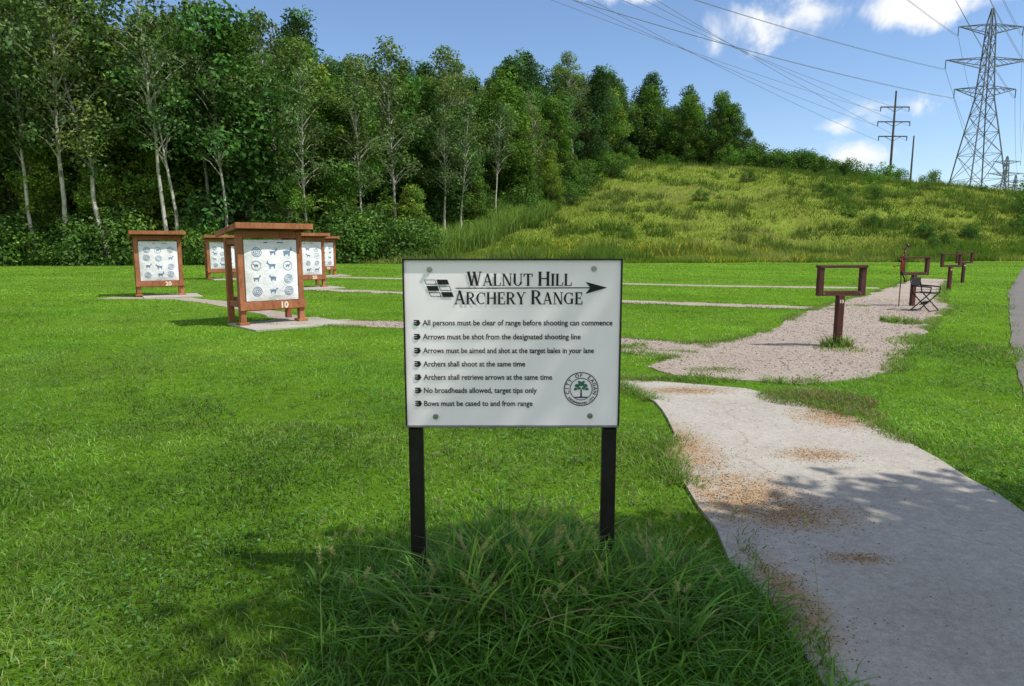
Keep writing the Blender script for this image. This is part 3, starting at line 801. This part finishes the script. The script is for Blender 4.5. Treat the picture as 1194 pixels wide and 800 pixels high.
# ------------------------------------------------------------------ archery targets
def bal(x, z, W2=.53, z0=.46, z1=1.66):
    u = min(1, abs(x)/W2); w = min(1, abs(z-(z0+z1)/2)/((z1-z0)/2))
    return -.09-.065*(1-u**4)*(1-w**4)+.014*math.sin(x*9+z*5)*(1-u)*(1-w)+.008*math.sin(x*17-z*13)*(1-u)
def target(x, y, th, label, sd):
    rr = random.Random(sd); e = empty('archery_target', (x, y, .03), math.radians(th))
    g = Geo()
    for s in (-1, 1):
        g.box((s*.60, -.02, .93), (.11, .13, 1.80), 0)
        g.box((s*.60, .62, .86), (.11, .11, 1.68), 0)
        g.box((s*.60, .30, .40), (.07, .53, .12), 0)
        g.box((s*.60, .30, 1.62), (.07, .53, .10), 0)
        g.box((s*.60, -.02, .025), (.20, .24, .05), 0)
    g.box((0, -.112, .365), (1.34, .05, .16), 0)
    g.box((0, .02, .31), (1.09, .18, .09), 0)
    g.box((0, -.02, 1.76), (1.09, .10, .13), 0)
    g.box((0, .62, 1.60), (1.09, .07, .13), 0)
    g.box((0, .62, .45), (1.09, .07, .13), 0)
    g.build('frame', [M_timber], e, .006)
    g = Geo(); ry = Matrix.Rotation(-.13, 3, 'X')
    for k in range(7):
        yy_ = -.27+k*.175; g.box((0, yy_, 1.945-(yy_+.27)*.13), (1.52, .168, .035), 0, ry)
    g.box((0, -.375, 1.925), (1.54, .035, .11), 0)
    g.box((-.735, .25, 1.825), (.04, 1.2, .07), 0, ry); g.box((.735, .25, 1.825), (.04, 1.2, .07), 0, ry)
    g.build('roof', [M_timber], e, .004)
    nx_, nz_ = 22, 26; W2 = .53; z0, z1 = .46, 1.66
    vs = []; fs = []
    for j in range(nz_+1):
        for i in range(nx_+1):
            X_ = -W2+2*W2*i/nx_; Z_ = z0+(z1-z0)*j/nz_; vs.append((X_, bal(X_, Z_), Z_))
    for j in range(nz_):
        for i in range(nx_):
            a_ = j*(nx_+1)+i; fs.append((a_, a_+1, a_+nx_+2, a_+nx_+1))
    g = Geo(); g.add(vs, fs)
    b0 = [(-W2, -.09, z0), (W2, -.09, z0), (W2, -.09, z1), (-W2, -.09, z1)]; b1 = [(p[0], .42, p[2]) for p in b0]
    g.add(b0+b1, [(0,4,5,1),(1,5,6,2),(2,6,7,3),(3,7,4,0),(4,7,6,5)])
    g.build('bale', [M_bale], e, 0, True)
    g = Geo()
    def P(a_, b_): return (a_, bal(a_, b_)-.004, b_)
    def poly(pts): g.add([P(*p) for p in pts], [tuple(range(len(pts)))])
    def ring(cx, cz, r0, r1):
        n = 18; vs = []
        for j in range(n):
            an = 2*PI*j/n; vs += [P(cx+r0*math.cos(an), cz+r0*math.sin(an)), P(cx+r1*math.cos(an), cz+r1*math.sin(an))]
        g.add(vs, [(2*j, 2*j+1, (2*j+3) % (2*n), (2*j+2) % (2*n)) for j in range(n)])
    def animal(cx, cz, s, f):
        ell = lambda ox, oz, a_, b_, r=0: poly([(cx+f*s*(ox+a_*math.cos(q)*math.cos(r)-b_*math.sin(q)*math.sin(r)), cz+s*(oz+a_*math.cos(q)*math.sin(r)+b_*math.sin(q)*math.cos(r))) for q in [2*PI*k/12 for k in range(12)]])
        a0 = rr.uniform(.28, .5)
        ell(0, .1, .85, a0); ell(.85, .45, .42, .18, rr.uniform(.3, .9)); ell(1.12, .7, .30, .17, -.3); ell(-.8, .3, .25, .08, 2.2)
        for lx in (-.65, -.45, .45, .65): poly([(cx+f*s*(lx-.08), cz), (cx+f*s*(lx+.08), cz), (cx+f*s*(lx+.06), cz-s*.75), (cx+f*s*(lx-.06), cz-s*.75)])
        if rr.random() < .4:
            for q in (.15, -.1): poly([(cx+f*s*1.05, cz+s*.8), (cx+f*s*(1.1), cz+s*.8), (cx+f*s*(1.05+q+.1), cz+s*1.25), (cx+f*s*(1.02+q), cz+s*1.25)])
    for j in range(4):
        for i in range(3):
            cx = -.32+.32*i+rr.uniform(-.02, .02); cz = .64+.255*j+rr.uniform(-.015, .015)
            q = rr.random()
            if q < .42:
                for k in range(3): ring(cx, cz, .022+.030*k, .022+.030*k+.012)
            elif q < .55: ring(cx, cz, .085, .095); animal(cx, cz, .045, rr.choice((-1, 1)))
            else: animal(cx, cz, rr.uniform(.065, .09), rr.choice((-1, 1)))
    poly([(-.15, 1.615), (.25, 1.615), (.25, 1.595), (-.15, 1.595)])
    g.build('printed_faces', [M_blueprint], e)
    co, fs = text_mesh(label, .17, .006); co = co-[(co[:, 0].max()+co[:, 0].min())/2, 0, 0]
    g = Geo(); g.add(np.stack([co[:, 0]+.22, np.full(len(co), -.1395), co[:, 1]+.308], 1).tolist(), fs)
    g.build('lane_number', [M_cream], e)
for i, (x, y, th) in enumerate(TG): target(x, y, th, ['10', '20', '30', '20', '30'][i], 40+i)

# ------------------------------------------------------------------ shooting stands
def stand(x, y, th, lab):
    e = empty('shooting_stand', (x, y, 0), math.radians(th)); g = Geo()
    g.box((0, 0, .40), (.10, .10, .84), 0)
    g.box((0, -.002, .85), (.77, .09, .075), 0)
    g.box((-.345, 0, 1.064), (.08, .088, .353), 0); g.box((.345, 0, 1.064), (.08, .088, .353), 0)
    g.box((0, .002, 1.262), (.79, .12, .042), 0)
    g.build('timber_frame', [M_maroon], e, .005)
    co, fs = text_mesh(lab, .075, .003); co = co-[(co[:, 0].max()+co[:, 0].min())/2, 0, 0]
    g = Geo(); g.add(np.stack([co[:, 0], np.full(len(co), -.054), co[:, 1]+.70], 1).tolist(), fs); g.build('lane_number', [M_cream], e)
    g = Geo()
    for sx in (-.3, .3): g.tube([(sx, -.045, .85), (sx, -.056, .85)], [.012, .012], 8, 0)
    g.build('bolts', [M_bolt], e)
for x, y, th, l in [(5.1, 10.6, 6, '10'), (10.45, 17.8, 8, '20'), (15.4, 24.1, 8, '30'), (18.95, 28.8, 8, '40')]: stand(x, y, th, l)

e = empty('folding_chair', (10.0, 16.5, .012), math.radians(35)); g = Geo()
for s in (-.24, .24):
    g.tube([(s, -.22, 0), (s, .20, .44)], [.014]*2, 8); g.tube([(s, .22, 0), (s, -.20, .44)], [.014]*2, 8)
    g.tube([(s, .20, .44), (s, .27, .78)], [.014]*2, 8); g.tube([(s, -.22, .58), (s, .23, .60)], [.018]*2, 8); g.tube([(s, -.2, .43), (s, -.22, .58)], [.013]*2, 8)
for y_, z_ in ((-.22, .012), (.22, .012), (-.2, .44), (.2, .44)): g.tube([(-.24, y_, z_), (.24, y_, z_)], [.011]*2, 8)
g.build('frame', [M_post], e, 0, True)
g = Geo()
vs = [(-.24+.48*i/6, -.2+.4*j/6, .445-.03*math.sin(PI*i/6)) for j in range(7) for i in range(7)]
g.add(vs, [(j*7+i, j*7+i+1, j*7+i+8, j*7+i+7) for j in range(6) for i in range(6)])
g.box((0, .25, .69), (.48, .012, .2), 0); g.box((0, .0, .19), (.40, .008, .12), 0, Matrix.Rotation(.8, 3, 'X'))
g.build('seat_and_backrest', [M_fabric], e)
e = empty('compound_bow', (10.05, 17.7, 0), math.radians(20)); g = Geo()
g.tube([(0, 0, 0), (0, 0, 1.0), (.06, 0, 1.06)], [.012]*3, 8, 0)
zc = 1.12
def arc(pts, r, mat, n=8): g.tube(pts, r, n, mat)
arc([(.02, 0, zc-.22), (-.03, 0, zc-.12), (.015, 0, zc), (-.03, 0, zc+.12), (.02, 0, zc+.22)], [.022, .028, .024, .028, .022], 1)
for s in (1, -1):
    arc([(.02, 0, zc+s*.2), (.07, 0, zc+s*.33), (.16, 0, zc+s*.45)], [.022, .018, .014], 0)
    g.tube([(.16, -.012, zc+s*.45), (.16, .012, zc+s*.45)], [.045, .045], 16, 0); g.tube([(.16, -.016, zc+s*.45), (.16, .016, zc+s*.45)], [.02, .02], 12, 1)
g.tube([(.195, 0, zc-.45), (.195, 0, zc+.45)], [.004]*2, 6, 0); g.tube([(.15, 0, zc-.45), (.16, 0, zc+.45)], [.004]*2, 6, 0)
g.tube([(-.02, 0, zc-.05), (-.22, 0, zc-.07)], [.010]*2, 8, 0); g.tube([(-.22, 0, zc-.07), (-.27, 0, zc-.075)], [.02]*2, 8, 1)
for k in range(4): g.tube([(.07+k*.012, .03, zc-.3), (.07+k*.012, .03, zc+.4)], [.004]*2, 6, 0); g.box((.07+k*.012, .03, zc+.37), (.002, .03, .06), 1)
g.box((-.07, 0, zc+.06), (.05, .04, .07), 0)
g.build('bow', [M_post, M_red], e, 0, True)

# ------------------------------------------------------------------ pylons and lines
def lattice_tower(name, x, y, H, bw, arms, s=1.0, thick=.3, rz=0.0):
    e = empty(name, (x, y, float(terrain(x, y))-.3), rz); g = Geo()
    def w(z): return np.interp(z, [0, H*.30, H*.55, H*.70, H*.92, H], [bw/2, bw*.32, bw*.15, bw*.11, bw*.07, .12])
    lv = [0, .14, .27, .38, .47, .55, .62, .69, .76, .84, .92, 1.0]; lv = [a_*H for a_ in lv]
    cs = [(-1,-1),(1,-1),(1,1),(-1,1)]
    for i in range(len(lv)-1):
        z0, z1 = lv[i], lv[i+1]; w0, w1 = w(z0), w(z1)
        for k in range(4):
            a_, b_ = cs[k], cs[(k+1) % 4]
            g.beam((a_[0]*w0, a_[1]*w0, z0), (a_[0]*w1, a_[1]*w1, z1), thick)
            g.beam((a_[0]*w0, a_[1]*w0, z0), (b_[0]*w1, b_[1]*w1, z1), thick*.45)
            g.beam((b_[0]*w0, b_[1]*w0, z0), (a_[0]*w1, a_[1]*w1, z1), thick*.45)
            if i: g.beam((a_[0]*w0, a_[1]*w0, z0), (b_[0]*w0, b_[1]*w0, z0), thick*.4)
    tips = []
    for za, half in arms:
        w0 = w(za); w1 = w(za+H*.045)
        for sd in (-1, 1):
            tip = (sd*half, 0, za+H*.035)
            for yy_ in (-1, 1):
                g.beam((sd*w0, yy_*w0, za), tip, thick*.7); g.beam((sd*w1, yy_*w1, za+H*.045), tip, thick*.7)
                for q in (.25, .5, .75):
                    pa = (sd*(w0+(half-w0)*q), yy_*w0*(1-q), za+H*.035*q); q2 = q-.25
                    pb = (sd*(w1+(half-w1)*q2), yy_*w1*(1-q2), za+H*.045*(1-q2)+H*.035*q2)
                    g.beam(pa, pb, thick*.4)
            g.tube([(tip[0], 0, tip[2]), (tip[0], 0, tip[2]-2.0*s)], [.12, .12], 6)
            tips.append(e.matrix_basis @ Vector((tip[0], 0, tip[2]-2.0*s)))
    g.build('lattice', [M_steel], e)
    return tips
bpy.context.view_layer.update()
tips = lattice_tower('transmission_tower', 111.0, 167, 45, 9.4, [(25.5, 7.2), (32, 9.8), (39.4, 7.5)], 1, .30)
lattice_tower('transmission_tower', 254, 360, 38, 9, [(22, 7), (28, 9), (34, 7)], 1, .4)
lattice_tower('transmission_tower', 317, 440, 36, 8, [(20, 6.5), (26, 8), (31, 6.5)], 1, .4)
def upole(name, x, y, H, arms, r=.28):
    z = float(terrain(x, y)); e = empty(name, (x, y, z)); g = Geo()
    g.tube([(0, 0, -.3), (0, 0, H)], [r, r*.6], 8); t = []
    for za, hf in arms:
        g.box((0, 0, za), (hf*2, .22, .22)); g.beam((-hf*.6, 0, za), (0, 0, za-1.0), .12); g.beam((hf*.6, 0, za), (0, 0, za-1.0), .12)
        for sd in (-1, 1):
            g.tube([(sd*hf, 0, za), (sd*hf, 0, za-.9)], [.12, .1], 6); t.append(Vector((x+sd*hf, y, z+za-.9)))
    g.build('pole_and_crossarms', [M_wood_pole], e); return t
pt = upole('utility_pole', 81, 150, 20.5, [(17.2, 3.0), (14.2, 3.4), (11.2, 3.0)])
upole('utility_pole', 85.5, 150, 11.5, [], .22)
for x, y, h in [(118, 195, 9.5), (119.8, 196, 10), (122.4, 200, 9), (124, 201, 9.5)]: upole('utility_pole', x, y, h, [(h*.85, 1.2)], .25)
g = Geo()
def wire(a_, b_, sag, r=.05, n=34):
    a_ = Vector(a_); b_ = Vector(b_); pts = []
    for i in range(n+1):
        q = i/n; p = a_.lerp(b_, q); p.z -= 4*sag*q*(1-q); pts.append(p)
    g.tube(pts, [r]*(n+1), 4, 0, False)
E1, E2, E3 = Vector((-113, 22, 52)), Vector((-60, 10, 58)), Vector((-30, 10, 66))
for i, tp in enumerate(tips):
    E = [E1, E3, E1, E3, E2, E3][i]
    wire(tp, E+Vector(((i % 2)*4, 0, (i//2)*5-4)), 5.0, .036)
    wire(tp+Vector((0, .5, 0)), E+Vector(((i % 2)*4+1.2, .5, (i//2)*5-4)), 5.0, .030)
    wire(tp, (254+(i % 2)*14-7, 360, 38+(i//2)*5), 6, .045)
for i, tp in enumerate(pt): wire(tp, (-77+(i % 2)*9, -4, 31+(i//2)*5.5), 3.0, .026)
g.build('power_lines', [M_wire])

# ------------------------------------------------------------------ sun, sky
el = math.radians(54); S = Vector((0.955*math.cos(el), -0.297*math.cos(el), math.sin(el))).normalized()
sun = bpy.data.lights.new('sun', 'SUN'); sun.energy = 5.0; sun.angle = math.radians(.5); sun.color = (1, .945, .86)
so = bpy.data.objects.new('sun', sun); COL.objects.link(so); so.rotation_mode = 'QUATERNION'; so.rotation_quaternion = S.to_track_quat('Z', 'Y'); so.location = (20, -5, 30)
w = bpy.data.worlds.new('World'); scene.world = w; w.use_nodes = True; nt = w.node_tree; nt.nodes.clear()
out = N(nt, 'ShaderNodeOutputWorld'); bg = N(nt, 'ShaderNodeBackground'); bg.inputs['Strength'].default_value = .14
sky = N(nt, 'ShaderNodeTexSky', sky_type='NISHITA'); sky.sun_disc = False; sky.sun_elevation = el; sky.sun_rotation = math.atan2(S.x, S.y)
sky.air_density = 1.0; sky.dust_density = .2; sky.ozone_density = 1.6
tc = N(nt, 'ShaderNodeTexCoord'); vec = tc.outputs['Generated']
nn = noise(nt, vec, 9, 5, .6, .3)
def cblob(d, rx, rz):
    d = Vector(d).normalized()
    s = N(nt, 'ShaderNodeVectorMath', operation='SUBTRACT'); s.inputs[1].default_value = d; nt.links.new(vec, s.inputs[0])
    q = N(nt, 'ShaderNodeVectorMath', operation='MULTIPLY'); q.inputs[1].default_value = (1/rx, 1/rx, 1/rz); nt.links.new(s.outputs[0], q.inputs[0])
    l = N(nt, 'ShaderNodeVectorMath', operation='LENGTH'); nt.links.new(q.outputs[0], l.inputs[0])
    return addv(nt, 1.0, l.outputs['Value'], 'SUBTRACT')
tot = None
for d, rx, rz in [((.44, 1.057, .335), .14, .042), ((.60, 1.06, .350), .20, .035), ((.545, 1.04, .195), .08, .032), ((.475, 1.035, .172), .045, .02), ((.494, 1.03, .128), .08, .034),
                  ((.22, 1.06, .37), .10, .02), ((.1, 1.0, .60), .5, .12), ((-.6, .8, .7), .4, .1)]:
    k = cblob(d, rx, rz); tot = k if tot is None else addv(nt, tot, k, 'MAXIMUM')
m1 = addv(nt, tot, addv(nt, addv(nt, nn, -.5), 3.2, 'MULTIPLY'))
mr = N(nt, 'ShaderNodeMapRange', interpolation_type='SMOOTHSTEP'); mr.inputs[1].default_value = .2; mr.inputs[2].default_value = .85; nt.links.new(m1, mr.inputs[0])
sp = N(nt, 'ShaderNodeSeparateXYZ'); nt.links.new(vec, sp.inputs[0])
n2 = noise(nt, vec, 3.2, 3, .6)  # unseen bright clouds added behind the camera to light the sign face
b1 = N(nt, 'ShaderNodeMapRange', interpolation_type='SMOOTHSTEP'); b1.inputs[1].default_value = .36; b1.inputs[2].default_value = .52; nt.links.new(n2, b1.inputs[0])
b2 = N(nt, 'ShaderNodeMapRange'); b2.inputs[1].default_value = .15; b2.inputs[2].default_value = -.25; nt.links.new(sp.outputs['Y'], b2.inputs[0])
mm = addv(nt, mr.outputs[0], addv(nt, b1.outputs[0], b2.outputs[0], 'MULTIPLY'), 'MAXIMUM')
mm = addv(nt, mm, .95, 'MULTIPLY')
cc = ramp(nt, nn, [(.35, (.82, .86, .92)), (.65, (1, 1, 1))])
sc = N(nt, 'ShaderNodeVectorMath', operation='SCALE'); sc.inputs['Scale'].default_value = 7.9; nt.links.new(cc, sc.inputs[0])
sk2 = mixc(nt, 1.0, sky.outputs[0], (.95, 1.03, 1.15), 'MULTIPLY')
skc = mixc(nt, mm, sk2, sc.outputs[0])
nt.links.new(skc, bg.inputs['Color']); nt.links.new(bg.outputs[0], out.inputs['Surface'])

# ------------------------------------------------------------------ camera
cam = bpy.data.cameras.new('camera'); cam.sensor_width = 36; cam.lens = 24.0; cam.clip_end = 6000; cam.clip_start = .05
co_ = bpy.data.objects.new('camera', cam); COL.objects.link(co_); co_.location = (0, 0, 1.6); co_.rotation_euler = (math.radians(90-8.22), 0, 0)
scene.camera = co_
scene.view_settings.view_transform = 'Standard'; scene.view_settings.look = 'None'; scene.view_settings.exposure = 0; scene.view_settings.gamma = 1
print('trees', cnt)
